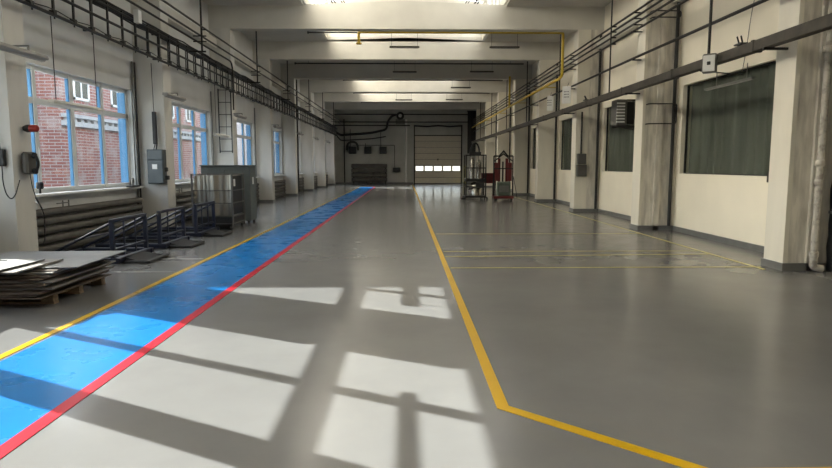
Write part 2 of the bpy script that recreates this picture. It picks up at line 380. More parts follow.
# ------------------------------------------------------------------ floor markings
def strip(name, pts, wdt, m, label, z=0.003):
    """painted strip along a floor polyline"""
    P = [Vector((x, y, 0)) for x, y in pts]; L_ = []; R_ = []
    for i, p in enumerate(P):
        d0 = (P[i]-P[i-1]).normalized() if i else None; d1 = (P[i+1]-P[i]).normalized() if i < len(P)-1 else None
        d = ((d0 or d1)+(d1 or d0)).normalized(); nrm = Vector((-d.y, d.x, 0))
        k = 1/max(.4, nrm.dot(Vector((-(d1 or d0).y, (d1 or d0).x, 0)))); L_.append(p+nrm*wdt/2*k); R_.append(p-nrm*wdt/2*k)
    n = len(P); vs = [(*v.xy, 0.0005) for v in L_+R_]+[(*v.xy, z) for v in L_+R_]; fs = []
    for i in range(n-1):
        fs += [(i, i+1, n+i+1, n+i), (2*n+i, 3*n+i, 3*n+i+1, 2*n+i+1), (i, 2*n+i, 2*n+i+1, i+1), (n+i, n+i+1, 3*n+i+1, 3*n+i)]
    fs += [(0, n, 3*n, 2*n), (n-1, 3*n-1, 4*n-1, 2*n-1)]
    o = MB().add(vs, fs).build(name, m); return tag(o, label, 'floor marking')
FY = 46
strip('blue_walkway', [(-2.895, -4), (-2.875, FY)], 1.02, 'blue', 'wide blue painted walkway on the grey floor between yellow and red lines', .002)
strip('red_line', [(-2.33, -4), (-2.31, FY)], 0.105, 'red', 'long red line painted along the right edge of the blue walkway', .004)
strip('yellow_line', [(-3.49, -4), (-3.44, FY)], 0.075, 'yellow', 'long yellow line painted along the left edge of the blue walkway', .004)
strip('yellow_line', [(0.60, 52), (0.66, 4.02), (1.66, 3.08), (1.72, 3.02)], 0.085, 'yellow', 'long bright yellow line running down the middle, bending right near the camera', .004)
strip('yellow_line', [(1.62, 3.10), (6.5, 3.16)], 0.085, 'yellow', 'short yellow line at the bottom right corner of the photo', .005)
strip('parking_line', [(0.72, 9.72), (5.75, 9.74)], 0.05, 'yellow_thin', 'thin worn yellow cross line, nearest of the cross lines', .004)
strip('parking_line', [(0.72, 10.95), (5.6, 11.2)], 0.05, 'yellow_thin', 'thin worn yellow cross line, second of the cross lines from the front', .004)
strip('parking_line', [(0.72, 11.6), (5.6, 11.62)], 0.05, 'yellow_thin', 'thin worn yellow cross line, third of the cross lines from the front', .004)
strip('parking_line', [(0.72, 14.6), (5.6, 14.62)], 0.05, 'yellow_thin', 'thin faded yellow cross line, farthest of the cross lines', .004)
strip('wall_line', [(5.66, 9.5), (5.62, 34)], 0.05, 'yellow_thin', 'thin worn yellow line running along the foot of the right wall', .006)
strip('pale_line', [(-5.3, 9.43), (-3.56, 9.43)], 0.05, 'pale_line', 'pale grey line across the floor beside the nearest steel ramp', .004)
strip('pale_line', [(-5.3, 10.75), (-3.56, 10.75)], 0.05, 'pale_line', 'pale grey line across the floor level with the middle ramp', .004)

# ------------------------------------------------------------------ outside: seen through the left windows, plus an unseen sun blocker
struct(MB().box(-60, -6.9, -30, 90, -.4, -.3).build('yard_ground', 'asphalt'))
def building(name, x, y0, y1, h, depth, m, label, rows, gable=0):
    r = root(name, (x, (y0+y1)/2, -.3), label, 'building'); W = (y1-y0)/2
    b = MB(); 
    b.ext([(-W, 0), (W, 0), (W, h), (W*.2, h+gable), (-W*.6, h+gable*.6), (-W, h*.97 if gable else h)], -depth, 0, 'x'); b.build('wall', m, r)
    c = MB(); c.box(0, .18, -W, W, 3.55, 3.75); c.box(0, .25, -W, W, 3.9, 4.05)
    y = -W+.2
    while y < W-.2: c.box(0, .14, y, y+.25, 3.75, 3.9); y += .55
    c.build('cornice', 'stone', r)
    for z0, z1, n in rows:
        for k in range(n):
            yc = -W+(k+.5)*2*W/n
            f = MB(); f.box(0, .06, yc-.65, yc+.65, z0, z0+.1); f.box(0, .06, yc-.65, yc+.65, z1-.1, z1); f.box(0, .06, yc-.65, yc-.55, z0, z1); f.box(0, .06, yc+.55, yc+.65, z0, z1); f.box(0, .05, yc-.04, yc+.04, z0, z1)
            fo = f.build('window', 'frame', r); MB().box(.005, .02, yc-.56, yc+.56, z0+.1, z1-.1).build('pane', 'curtain', fo)
    return r
building('brick_building', -14, 25.6, 49.0, 8.5, 9, 'brick', 'red brick building with pale cornice seen through the left windows', [(4.7, 6.2, 7)], 1.2)
b2_ = building('pale_building', -14, 56, 125, 8.5, 9, 'stone', 'pale grey building far along the yard outside the left windows', [(1.5, 3.0, 12), (4.7, 6.2, 12)])
building('brick_building', -17, 18.2, 25.5, 8.8, 6, 'brick', 'unseen taller brick block added before the long building to block the sun', [(5.5, 7.0, 2)])  # unseen block, added to keep direct sun off the farther left windows

# ------------------------------------------------------------------ left: pipe radiators
def radiator(c, n=5, k=0):
    r = root('pipe_radiator', (XL+.12, c+3.3, .0), 'bank of thick grey heating pipes under the %s left window' % ORD[k], 'radiator', 'pipe radiators under the left windows')
    for i in range(n):
        z = .13+i*.165; p = [(0, -2.42, z), (0, 2.42, z)]
        MB().tube(p, .072, 10).build('pipe', 'radiator', r)
    for s in (-1, 1): MB().tube([(0, s*2.36, .1), (0, s*2.36, .13+(n-1)*.165)], .045, 8).build('header', 'radiator', r)
    v = MB(); v.tube([(0.02, -1.0, .75), (0.02, -1.0, .98)], .012, 6); v.tube([(0.02, -1.2, .93), (0.02, -.8, .93)], .012, 6); v.tube([(0.02, -.8, .85), (0.02, -.8, .98)], .012, 6); v.build('vent_pipe', 'galv', r)
    return r
for k, c in enumerate(COLS[2:9]): radiator(c, 5, k)

# ------------------------------------------------------------------ left: cable ladder along the columns
T0, T1 = 4.0, 52.2
r = root('cable_ladder', (-5.70, 0, 0), 'long black cable ladder fixed along the left columns above the windows', 'cable ladder')
b = MB(); b.tube([(0, T0, 4.06), (0, T1, 4.06)], .028, 6); b.tube([(-.07, T0, 4.10), (-.07, T1, 4.10)], .012, 6); b.build('lower_rail', 'black', r)
MB().tube([(0, T0, 4.38), (0, T1, 4.38)], .026, 6).build('middle_rail', 'black', r)
b = MB(); b.tube([(0, T0, 4.66), (0, T1, 4.66)], .024, 6); b.build('upper_rail', 'black', r)
y = T0+.2; i = 0
while y < T1:
    b = MB(); big = (i % 5 == 2)
    b.box(-.014, .014, y-(.036 if big else .02), y+(.036 if big else .02), 4.04, 4.72); b.box(-.05, .03, y-.04, y+.05, 4.05, 4.13)
    if big: b.box(-.16, 0, y-.02, y+.02, 4.62, 4.66); b.box(-.16, 0, y-.02, y+.02, 4.06, 4.1)
    b.build('strut', 'black', r)
    MB().box(-.16, -.14, y+.29, y+.31, 4.06, 4.68).build('tie_rod', 'black', r)
    y += .62; i += 1
b = MB()
for k in range(12):
    x = -.03-.04*(k % 3); z = 4.64+.045*(k//3); pts = []
    yy = T0
    while yy < T1:
        pts.append((x+random.uniform(-.01, .01), yy, z+random.uniform(-.025, .012)+.01*math.sin(yy*3+k))); yy += .62
    b.tube(pts, .019, 5)
b.build('cable_bundle', 'cable', r)
b = MB(); pts = []
yy = T0
while yy < T1: pts.append((.02, yy, 4.12+.02*math.sin(yy*5))); yy += .31
b.tube(pts, .009, 5); b.build('lower_cable', 'cable', r)
# three pipes higher up, with hangers
LP = [(-5.52, 4.90), (-5.41, 5.04), (-5.27, 5.20)]
for k, (x, z) in enumerate(LP):
    if k == 0: path = arc([(x, 5, z), (x, 20.2, z), (x, 20.2, 3.4)], .3)
    else: path = [(x, 5, z), (x, 52.4, z)]
    o = MB().tube(path, .025, 8).build('steam_pipe', 'pipe')
    tag(o, ['thin dark pipe above the left cable ladder that bends down short of the third column', 'thin dark pipe above the left cable ladder, middle of three', 'thin dark pipe above the left cable ladder, topmost of three'][k], 'pipe', 'thin pipes above the left cable ladder')
for k, y in enumerate([10.6, 16.7, 22.8, 28.6, 34.8, 40.5, 46.5]):
    b = MB(); b.tube([(-5.34, y, 4.6), (-5.34, y, ZC)], .026, 6); b.box(-5.672, -5.24, y-.02, y+.02, 4.585, 4.625)
    for x, z in LP: b.box(-5.56 if x < -5.34 else -5.34, -5.22, y-.02, y+.02, z-.05, z-.027)
    o = b.build('hanger_rod', 'pipe'); tag(o, 'dark rod hanging from the ceiling carrying the left pipes, %s from the front' % ORD[k], 'hanger', 'hanger rods over the left pipes')
# thicker black drop pipe between fourth and fifth columns
o = MB().tube(arc([(-6.1, 35.2, .12), (-6.1, 35.2, 4.75), (-6.1, 35.2, 6.9)], .1), .06, 8).build('drop_pipe', 'black'); tag(o, 'thick black vertical pipe beside a far left column', 'pipe')
o = MB().box(-5.662, -5.56, 13.34, 13.5, 4.6, 4.86).build('junction_box', 'tag'); tag(o, 'small white junction box on the left cable ladder', 'box')

# wall hoods: conduits on the left wall beside window
for k, (y, rr, z0) in enumerate([(15.20, .03, .1), (15.32, .022, .1), (21.2, .025, .1), (27.2, .025, .1)]):
    o = MB().tube([(XL+.06, y, z0), (XL+.06, y, 4.1)], rr, 8).build('wall_conduit', 'galv' if k != 1 else 'pipe')
    tag(o, ['thick grey conduit down the left wall right of the nearest window', 'thin dark conduit down the left wall next to a thicker grey one', 'grey conduit down the left wall before the third column', 'grey conduit down the left wall before the fourth column'][k], 'conduit')

# ------------------------------------------------------------------ column lamps (left)
def batten(name, loc, length, label, group, mats=('lamp', 'lamp_lens'), along='y', thick=1.0):
    r = root(name, loc, label, 'lamp', group, 0 if along == 'y' else PI/2)
    h = length/2; t = thick
    MB().ext([(-.055*t, -.02*t), (.055*t, -.02*t), (.07*t, .0), (.055*t, .045*t), (-.055*t, .045*t), (-.07*t, 0)], -h, h, 'y').build('lamp_housing', mats[0], r)
    MB().ext([(-.045*t, -.021*t), (-.03*t, -.05*t), (.03*t, -.05*t), (.045*t, -.021*t)], -h+.04, h-.04, 'y').build('lamp_diffuser', mats[1], r)
    return r
for k, c in enumerate(COLS[2:9]):
    r = batten('column_lamp', (-5.58, c-.15, 3.27), 1.2, 'grey strip lamp on a bracket beside the %s left column' % ORD[k], 'strip lamps on the left columns', ('lamp', 'lamp'))
    b = MB(); b.tube([(-.0, .2, .04), (0, .2, .12), (-.30, .2, .12)], .014, 6); b.build('bracket', 'galv', r)
for k, (y0, y1, x, z) in enumerate([(10.2, 11.85, -5.72, 2.66), (6.0, 7.42, -5.72, 2.64), (18.7, 20.1, -5.70, 2.55)]):
    r = batten('hanging_lamp', (x, (y0+y1)/2, z), y1-y0, ['white strip lamp hanging by two wires before the nearest left window', 'strip lamp hanging before the left window behind the camera side', 'strip lamp hanging before the second left window'][k], None, ('white_metal', 'lamp_lens'), thick=(.8, .5, .8)[k])
    h = (y1-y0)/2-.15
    for s in (-1, 1): MB().tube([(0, s*h, .04), (.0, s*h, 4.028-z)], .008, 5).build('suspension_wire', 'cable', r)

# ------------------------------------------------------------------ electric gear, left
def enclosure(name, loc, w_, h_, d_, m, label, cat='electrical box'):
    r = root(name, loc, label, cat)
    MB().bbox(-w_/2, w_/2, -d_, 0, 0, h_, .015).build('body', m, r)
    MB().bbox(-w_/2+.02, w_/2-.02, -d_-.02, -d_+.002, .02, h_*.68, .008).build('door', m, r)
    MB().bbox(-w_/2+.02, w_/2-.02, -d_-.02, -d_+.002, h_*.7, h_-.02, .008).build('cover', m, r)
    return r
r = enclosure('switch_box', (-6.10, 15.4, 1.18), .40, .84, .2, 'ebox', 'large grey electrical box with white label on the second left column')
MB().box(-.07, .05, -.225, -.219, .36, .48).build('label_plate', 'tag', r)
b = MB(); b.tube([(.0, -.10, .84), (.02, -.10, .98)], .02, 6); b.tube([(-.06, -.10, .84), (-.02, -.10, .98)], .012, 6); b.bbox(-.06, .03, -.14, -.06, .97, 1.75, .01); b.tube([(-.015, -.1, 1.75), (-.03, -.1, 2.9)], .01, 6); b.build('cable_duct', 'black', r)
b = MB(); b.bbox(.2, .27, -.15, -.02, .1, .2, .01); b.bbox(.2, .25, -.15, -.04, .3, .4, .01); b.build('switch_lever', 'black', r)
r = root('wall_phone', (-5.86, 9.66, 1.50), 'dark wall telephone on the nearest left column', 'telephone')
MB().bbox(0, .10, -.13, .13, 0, .34, .03).build('body', 'ebox2', r)
b = MB(); b.bbox(.10, .17, -.04, .04, .24, .33, .02); b.bbox(.10, .17, -.04, .04, .0, .09, .02); b.tube(arc([(.15, 0, .04), (.2, 0, .16), (.15, 0, .3)], .1), .022, 6); b.build('handset', 'cable', r)
pts = [(.05, 0, 0), (.06, .02, -.2), (.08, .10, -.45), (.07, .22, -.52), (-.1, .35, -.45), (-.4, .9, -.40)]
MB().tube(arc(pts, .15), .008, 5).build('cord', 'cable', r)
r = root('warning_beacon', (-5.88, 9.70, 2.20), 'dark horn beacon with red end on the nearest left column', 'beacon')
MB().tube([(0, 0, 0), (.05, 0, 0), (.10, 0, 0)], [.04, .06, .06], 12).build('base', 'black', r)
MB().tube([(.10, 0, 0), (.20, 0, 0), (.22, 0, 0)], [.055, .055, .035], 12).build('lens', 'beacon_red', r)
r = root('socket_box', (-6.0, 9.33, 1.62), 'small black socket box with looping cable on the front of the nearest column', 'socket')
MB().bbox(-.09, .02, -.0, .07, 0, .26, .015).build('body', 'black', r)
MB().tube(arc([(-.04, .02, .26), (-.06, .03, .45), (-.10, .05, .62), (-.12, .05, .75)], .1), .009, 5).build('upper_cable', 'cable', r)
MB().tube(arc([(-.03, .02, 0), (-.02, 0, -.25), (.03, -.02, -.42), (.10, -.02, -.50), (.17, -.02, -.42), (.22, .02, -.2)], .15), .009, 5).build('lower_cable', 'cable', r)
o = MB().bbox(-6.26, -6.18, 9.30, 9.40, 2.32, 2.62, .015).build('switch', 'black'); tag(o, 'black switch high on the front of the nearest left column', 'switch')
r = root('window_sensor', (-6.50, 10.98, 1.12), 'small black camera-like device on the sill corner of the nearest window', 'sensor')
b = MB(); b.bbox(0, .1, -.05, .06, .10, .22, .02); b.build('head', 'cable', r)
b = MB(); b.tube([(.05, 0, .12), (.05, 0, .02)], .02, 6); b.tube([(.05, -.2, -.0), (.05, .22, -.02)], .018, 6); b.tube(arc([(.05, -.18, 0), (.12, -.12, -.2), (.16, -.1, -.35), (.16, -.14, -.8), (.16, -.2, -.85)], .1), .012, 5); b.build('bracket_cable', 'cable', r)
r = root('hand_tool', (-6.38, 14.6, LZ0), 'small dark clamp tool lying on the sill of the nearest window', 'tool')
b = MB(); b.bbox(-.06, .06, -.28, .22, 0, .035, .01); b.build('base', 'black', r); b = MB(); b.tube([(0, -.05, .03), (0, -.05, .10)], .02, 8); b.tube([(0, -.05, .10), (0, -.05, .19), (0, -.05, .22)], [.035, .03, .01], 8); b.build('knob', 'ebox2', r)
r = root('valve', (-6.5, 16.02, 1.1), 'small dark valve and lever on the wall past the electrical box', 'valve')
b = MB(); b.tube([(0, 0, -.9), (0, 0, .45)], .012, 6); b.build('pipe', 'black', r); b = MB(); b.bbox(-.04, .08, -.05, .05, .3, .62, .02); b.bbox(-.04, .1, -.12, .2, -.08, .02, .02); b.build('body', 'black', r)

# hanging ladder on the third left column
r = root('wall_ladder', (-6.12, 21.30, 2.05), 'short grey steel ladder hung on the third left column', 'ladder')
for s in (-1, 1): MB().box(s*.21-.015, s*.21+.015, -.02, .02, 0, 2.15).build('stile', 'pipe', r)
for k in range(6): MB().tube([(-.21, 0, .06+k*.41), (.21, 0, .06+k*.41)], .013, 6).build('rung', 'pipe', r)

# ------------------------------------------------------------------ pallet and boards
r = root('wooden_pallet', (-4.85, 7.86, 0), 'wooden pallet on the floor under the boards at the left edge', 'pallet')
for i, y in enumerate((-.58, 0, .58)):
    MB().box(-.68, .68, y-.05, y+.05, 0, .022).build('bottom_board', 'wood', r)
    for x in (-.6, 0, .6): MB().box(x-.075, x+.075, y-.05, y+.05, .022, .10).build('block', 'wood', r)
for k in range(6): MB().box(-.68+.24*k, -.68+.24*k+.16, -.64, .64, .10, .125).build('deck_board', 'wood', r)
z = .127; ms = ['ply2', 'ply2', 'ply2', 'ply', 'ply2', 'ply2', 'ply', 'ply2', 'ply2', 'ply', 'ply2', 'ply3', 'ply', 'ply3']
desc = ['lowest', 'second', 'third', 'fourth', 'fifth', 'sixth', 'seventh', 'eighth', 'ninth', 'tenth', 'eleventh', 'twelfth', 'thirteenth', 'topmost']
for i in range(14):
    t = random.choice((.012, .018, .022)) if i < 13 else .012
    hx, hy = (.84, .78) if i < 8 else (.86, .66)
    cx, cy = -4.99+random.uniform(-.05, .05)+(.05 if i % 3 == 0 else 0), 7.76+random.uniform(-.08, .08)
    if i == 11: cx, cy, hx, hy = -4.75, 8.0, .80, .72
    if i == 12: cx, cy, hx, hy = -5.2, 7.3, .85, .50
    if i == 13: cx, cy, hx, hy = -5.25, 7.22, .75, .45
    a = math.radians(random.uniform(-3.5, 3.5)); R = Matrix.Rotation(a, 3, 'Z')
    nx, ny = 10, 8; vs = []; fs = []
    amp = .008 if i < 10 else .003
    for q in (0, 1):
        for u in range(nx+1):
            for v in range(ny+1):
                p = R @ Vector((-hx+2*hx*u/nx, -hy+2*hy*v/ny, 0))
                e = abs(u/nx-.5)*2; wv = amp*(e**3)*(1 if i % 2 else .3)
                vs.append((p.x, p.y, q*t+wv))
    n1 = (nx+1)*(ny+1); id_ = lambda u, v, q: q*n1+u*(ny+1)+v
    for u in range(nx):
        for v in range(ny):
            for q in (0, 1): fs.append((id_(u, v, q), id_(u+1, v, q), id_(u+1, v+1, q), id_(u, v+1, q)))
    for u in range(nx):
        for v in (0, ny): fs.append((id_(u, v, 0), id_(u+1, v, 0), id_(u+1, v, 1), id_(u, v, 1)))
    for v in range(ny):
        for u in (0, nx): fs.append((id_(u, v, 0), id_(u, v+1, 0), id_(u, v+1, 1), id_(u, v, 1)))
    o = MB().add(vs, fs).build('plywood_sheet', ms[i], loc=(cx, cy, z)); z += t+.009
    if i == 13: lb = 'grey dusty board lying topmost on the pallet stack'
    else: lb = '%s board from the bottom in the stack on the pallet' % (desc[i] if i else 'first')
    tag(o, lb, 'board', 'boards stacked on the pallet')
o = MB().box(-.22, .22, -.012, .012, 0, .008).build('steel_strip', 'cable', loc=(-5.0, 7.35, z+.014)); o.rotation_euler.z = .1; tag(o, 'dark thin strip lying on top of the board stack', 'strip')

# ------------------------------------------------------------------ steel ramps with handrails
def ramp_unit(y, x=-4.86, s=1.0):
    r = root('steel_ramp', (x, y, 0), '', 'ramp', 'navy steel ramps along the left wall')
    b = MB(); b.bbox(-1.25, .12, -.05, .05, .02, .11, .01); b.bbox(-1.25, .12, 1.25, 1.35, .02, .11, .01); b.bbox(-1.25, -1.15, .05, 1.25, .02, .11, .01); b.bbox(.0, .10, .05, 1.25, .02, .11, .01)
    b.build('base_frame', 'navy', r)
    for yy in (.4, .85): MB().box(-1.15, .02, yy-.03, yy+.03, .03, .09).build('cross_member', 'black', r)
    b = MB(); b.ext([(.13, .10), (.42, .02), (.42, .005), (.13, .005)], .15, .9, 'y'); b.build('ramp_tip', 'black', r)
    b = MB(); b.tube([(.12, .12, .03), (.5, .12, .03)], .03, 6); b.tube([(.12, .92, .03), (.5, .92, .03)], .03, 6); b.bbox(.46, .56, .08, .96, .01, .05, .01); b.build('tip_frame', 'black', r)
    for q, yy in enumerate((0, 1.3)): MB().bbox(-.04, .03, yy-.035, yy+.035, .1, .72+.02*q, .008).build('post', 'navy', r)
    MB().bbox(-.035, .025, -.04, 1.34, .70, .755, .008).build('top_rail', 'navy', r)
    MB().bbox(-.025, .015, 0, 1.3, .22, .26, .005).build('lower_rail', 'navy', r)
    for yy in (.43, .87): MB().box(-.015, .005, yy-.012, yy+.012, .1, .72).build('baluster', 'navy', r)
    for yy in (0.02, 1.28):
        MB().tube([(-.0, yy, .70), (-1.18, yy, .10)], .024, 6).build('diagonal_brace', 'navy', r)
    MB().tube([(-.62, .0, .40), (-.62, 1.3, .40)], .016, 6).build('cross_bar', 'navy', r)
    return r
u = ramp_unit(10.15); u['label'] = 'nearest navy steel ramp with handrail, beside the board stack'
for k, yy in enumerate((12.05, 14.0)):
    c = copy_tree(u); c.location = (-4.86+(.05 if k == 0 else .1), yy, 0); c['label'] = ['middle navy steel ramp with handrail along the left wall', 'farthest navy steel ramp with handrail, before the stainless tank'][k]
u.location.x = -4.83

# ------------------------------------------------------------------ stainless tank in cage, cabinet behind
r = root('caged_tank', (-4.72, 15.72, 0), 'square stainless steel tank in a wire cage beside the left ramps', 'tank')
r.location = (-4.87, 16.15, 0)
n = 24; vs = []; fs = []
for i in range(n+1):
    t = i/n; x = -.46+.92*t; yb = -.50+.05*math.sin(t*9.5)+.02*math.sin(t*31)
    vs += [(x, yb, .36), (x, yb, 1.38)]
for i in range(n): fs.append((2*i, 2*i+2, 2*i+3, 2*i+1))
b = MB(); b.box(-.46, .46, -.44, .50, .34, 1.38); b.add(vs, fs, True); b.build('tank_shell', 'tank_steel', r)
MB().box(.462, .468, -.44, .50, .38, 1.36).build('side_panel', 'black', r)
o = MB().box(.47, .474, -.3, -.15, 1.1, 1.28).build('label_sheet', 'tag', r)
b = MB()
for x in (-.5, .5):
    for y in (-.56, .56): b.box(x-.02, x+.02, y-.02, y+.02, .05, 1.42)
for z in (.16, .34, .68, 1.0, 1.40):
    for y in (-.56, .56): b.tube([(-.5, y, z), (.5, y, z)], .012, 6)
    for x in (-.5, .5): b.tube([(x, -.56, z), (x, .56, z)], .012, 6)
b.build('cage', 'ebox2', r)
MB().bbox(-.5, .5, -.54, .54, .10, .33, .02).build('pallet_base', 'black', r)
for x in (-.44, .44):
    for y in (-.5, .5): MB().tube([(x-.02, y, .05), (x+.02, y, .05)], .05, 10).build('wheel', 'black', r)
r = root('steel_cabinet', (-5.02, 17.65, 0), 'tall grey green steel cabinet behind the stainless tank', 'cabinet')
MB().bbox(-.68, .68, -.35, .35, .08, 1.60, .012).build('body', 'cab', r)
for s in (-1, 1): MB().bbox(min(s*.01, s*.66), max(s*.01, s*.66), -.37, -.345, .12, 1.50, .006).build('door', 'cab', r)
b = MB(); b.bbox(-.70, .70, -.38, .38, 1.60, 1.64, .01); b.build('top_plate', 'cab', r)
for x in (-.6, .6):
    for y in (-.3, .3): MB().box(x-.03, x+.03, y-.03, y+.03, 0, .09).build('foot', 'black', r)
MB().box(.682, .686, -.1, .05, 1.1, 1.3).build('label_sheet', 'tag', r)

# ------------------------------------------------------------------ right side: pipes, duct
RP = [(5.70, 5.42), (5.70, 5.28), (5.70, 5.13), (5.70, 4.96)]
for k, (x, z) in enumerate(RP):
    o = MB().tube([(x, 4, z), (x, 52, z)], .028, 8).build('wall_pipe', 'pipe'); tag(o, '%s of four thin dark pipes high along the right wall' % ['topmost', 'second from top', 'third from top', 'lowest'][k], 'pipe', 'four thin pipes along the right wall')
o = MB().tube([(5.70, 4, 4.19), (5.70, 16, 4.29), (5.70, 52, 4.45)], .033, 8).build('wall_pipe', 'pipe'); tag(o, 'single thicker dark pipe running below the four thin right pipes', 'pipe')
r = root('cable_duct', (5.60, 0, 3.52), 'square brown cable duct running along the right columns', 'duct')
y = 4.0; k = 0
while y < 52:
    y1 = min(y+3, 52); b = MB(); b.bbox(-.07, .07, y, y1-.012, -.085, .085, .008); b.build('duct_section', 'duct', r); b = MB(); b.box(-.08, .08, y1-.05, y1+.02, -.095, .095); b.build('joint', 'duct', r); y += 3
for k, c in enumerate(COLS[1:9]):
    b = MB(); b.box(5.50, CR, c+.2, c+.25, 3.40, 3.435)
    for x, z in RP: b.box(x-.05, CR+.02, c+.2, c+.24, z-.05, z-.025)
    b.box(5.66, CR, c+.2, c+.24, 4.18+.003*c, 4.21+.003*c)
    o = b.build('pipe_bracket', 'pipe'); tag(o, 'dark steel bracket holding the pipes on the %s right column' % (['column before the first'] + ORD)[k].replace('column before the first', 'unseen front'), 'bracket', 'pipe brackets on the right columns')
for k, y in enumerate([11.6, 17.2, 22.8, 28.9, 34.6, 40.6, 46.6]):
    b = MB(); b.tube([(5.62, y, 3.6), (5.62, y, ZC)], .026 if k != 1 else .02, 6)
    for x, z in RP: b.box(5.62, 5.76, y-.02, y+.02, z-.05, z-.02)
    o = b.build('hanger_rod', 'pipe'); tag(o, 'dark rod hanging from the ceiling carrying the right pipes, %s from the front' % ORD[k], 'hanger', 'hanger rods over the right pipes')
# black drop pipes in the corners behind each right column's front face
for k, c in enumerate(COLS[3:9]):
    o = MB().tube([(6.62, c-.10, .12), (6.62, c-.10, 6.0)], .045, 8).build('drop_pipe', 'black'); tag(o, 'black vertical pipe beside the %s right column' % ORD[k+1], 'pipe', 'black vertical pipes beside the right columns')
for k, (c, z0, z1) in enumerate([(15.4, 2.65, 3.13), (15.4, 5.18, 5.33)]):
    o = MB().tube(arc([(5.97, c-.01, z1), (5.97, c-.2, z1), (6.64, c-.2, z1), (6.64, c-.2, z0), (5.97, c-.2, z0), (5.97, c-.01, z0)], .06), .016, 6).build('conduit_loop', 'pipe'); tag(o, ['thin dark conduit loop across the second right column beside the heater', 'thin dark conduit loop high on the second right column'][k], 'conduit')
# small fittings on the duct
for k, y in enumerate((10.4, 19.2)):
    b = MB(); b.tube([(5.60, y, 3.635), (5.50, y-.12, 3.74)], .014, 6); b.tube([(5.60, y+.1, 3.635), (5.52, y+.04, 3.76)], .014, 6); b.box(5.5, 5.62, y-.12, y+.1, 3.617, 3.64)
    o = b.build('duct_clamp', 'pipe'); tag(o, ['open clamp sticking up from the brown duct near the nearest column', 'open clamp sticking up from the brown duct near the heater'][k], 'clamp')
r = root('square_lamp', (5.405, 11.10, 3.26), 'small square white lamp hanging from the brown duct', 'lamp')
T = Matrix.Rotation(math.radians(-42), 4, 'Z')
MB().bbox(-.12, .12, -.045, .045, 0, .34, .02, T).build('housing', 'galv', r)
MB().bbox(-.10, .10, -.057, -.04, .03, .31, .01, T).build('face', 'tag', r)
MB().bbox(-.03, .03, -.07, -.055, .14, .2, .01, T).build('lamp_holder', 'ink', r)
MB().box(.05, .128, -.01, .01, .30, .33).build('hook', 'black', r)
o = MB().tube([(5.55, 11.75, 3.40), (6.72, 12.4, 3.42)], .014, 6).build('support_arm', 'black'); tag(o, 'thin black arm reaching from the duct to the wall above the big window', 'arm')
batten('window_lamp', (6.68, 12.9, 3.30), 1.9, 'long thin strip lamp across the top of the nearest right window', None, ('galv', 'lamp'), thick=.55)

for s_ in (-.6, .6): MB().box(.055, .069, s_-.006, s_+.006, .0, .34).build('bracket', 'wire', bpy.data.objects['window_lamp'])
o = MB().tube(arc([(6.70, 11.9, 5.4), (6.68, 12.15, 4.6), (6.70, 12.3, 3.9), (6.70, 12.4, 3.5)], .3), .008, 5).build('loose_wire', 'wire'); tag(o, 'loose thin wire hanging down the right wall above the window, left one', 'wire')
o = MB().tube(arc([(6.70, 10.9, 5.2), (6.68, 11.05, 4.4), (6.70, 10.95, 3.9), (6.70, 11.2, 3.6)], .3), .008, 5).build('loose_wire', 'wire'); tag(o, 'loose thin wire hanging down the right wall near the nearest column', 'wire')
r = root('wall_switch', (6.72, 11.25, 1.32), 'small brown switch at the lower corner of the nearest right window', 'switch')
MB().bbox(-.05, .02, -.05, .05, 0, .2, .01).build('body', 'duct', r); MB().tube([(-.01, 0, .2), (-.01, 0, .27)], .015, 6).build('cable_entry', 'black', r)
# two white notices hung above the duct
for k, (y, x) in enumerate(((21.35, 5.64), (24.2, 5.72))):
    r = root('hanging_sign', (x, y, 3.74), ['white notice sign above the duct by the third right column, nearer one', 'white notice sign above the duct past the third right column, farther one'][k], 'sign', rz=math.radians(-24))
    MB().box(-.27 if k == 0 else -.22, .02, -.01, .01, 0, .58).build('board', 'tag', r)
    b = MB()
    for j in range(3):
        for i in range(4): b.box(-.21+i*.045, -.185+i*.045, -.013, -.0105, .2+j*.09, .235+j*.09)
    b.build('lettering', 'ink', r)
    b = MB(); b.tube([(-.1, 0, .58), (-.05, 0, .70)], .006, 5); b.build('string', 'cable', r)

# louvred unit heater on brackets in front of the second right window
r = root('unit_heater', (6.275, 17.55, 2.72), 'dark louvred unit heater on wall brackets at the second right window', 'heater')
MB().bbox(-.38, -.08, -.20, .26, 0.02, .74, .02).build('casing', 'ebox2', r)
for k in range(7): MB().box(-.375, -.15, -.222, -.202, .10+k*.085, .14+k*.085).build('louvre', 'tag', r)
b = MB(); b.bbox(-.08, .16, -.12, .2, .06, .7, .03); b.bbox(.16, .30, -.08, .12, .2, .52, .05); b.build('fan_motor', 'black', r)
b = MB(); b.box(-.36, .468, -.2, -.16, -.02, .02); b.box(-.36, .468, .2, .24, -.02, .02); b.box(-.1, .468, -.2, -.16, .70, .74); b.tube([(-.3, -.18, -.02), (.46, -.18, -.14)], .018, 6); b.box(.43, .468, -.2, -.16, -.15, 1.0); b.box(.43, .468, .2, .24, -.1, 1.0); b.build('bracket', 'black', r)
r = root('socket_box', (6.70, 16.25, 1.30), 'dark socket box with white cable below the unit heater', 'socket')
MB().bbox(-.1, .045, -.08, .08, 0, .28, .02).build('body', 'ebox2', r); MB().tube(arc([(-.03, 0, .28), (-.03, 0, .6), (-.01, 0, .9), (-.01, .0, 2.2)], .05), .014, 6).build('cable', 'tag', r)
MB().bbox(-.07, .02, -.05, .05, .36, .5, .02).build('plug', 'tag', r)
r = enclosure('switch_box', (6.08, 21.37, 1.25), .34, .40, .16, 'ebox2', 'dark grey double electrical box on the third right column')
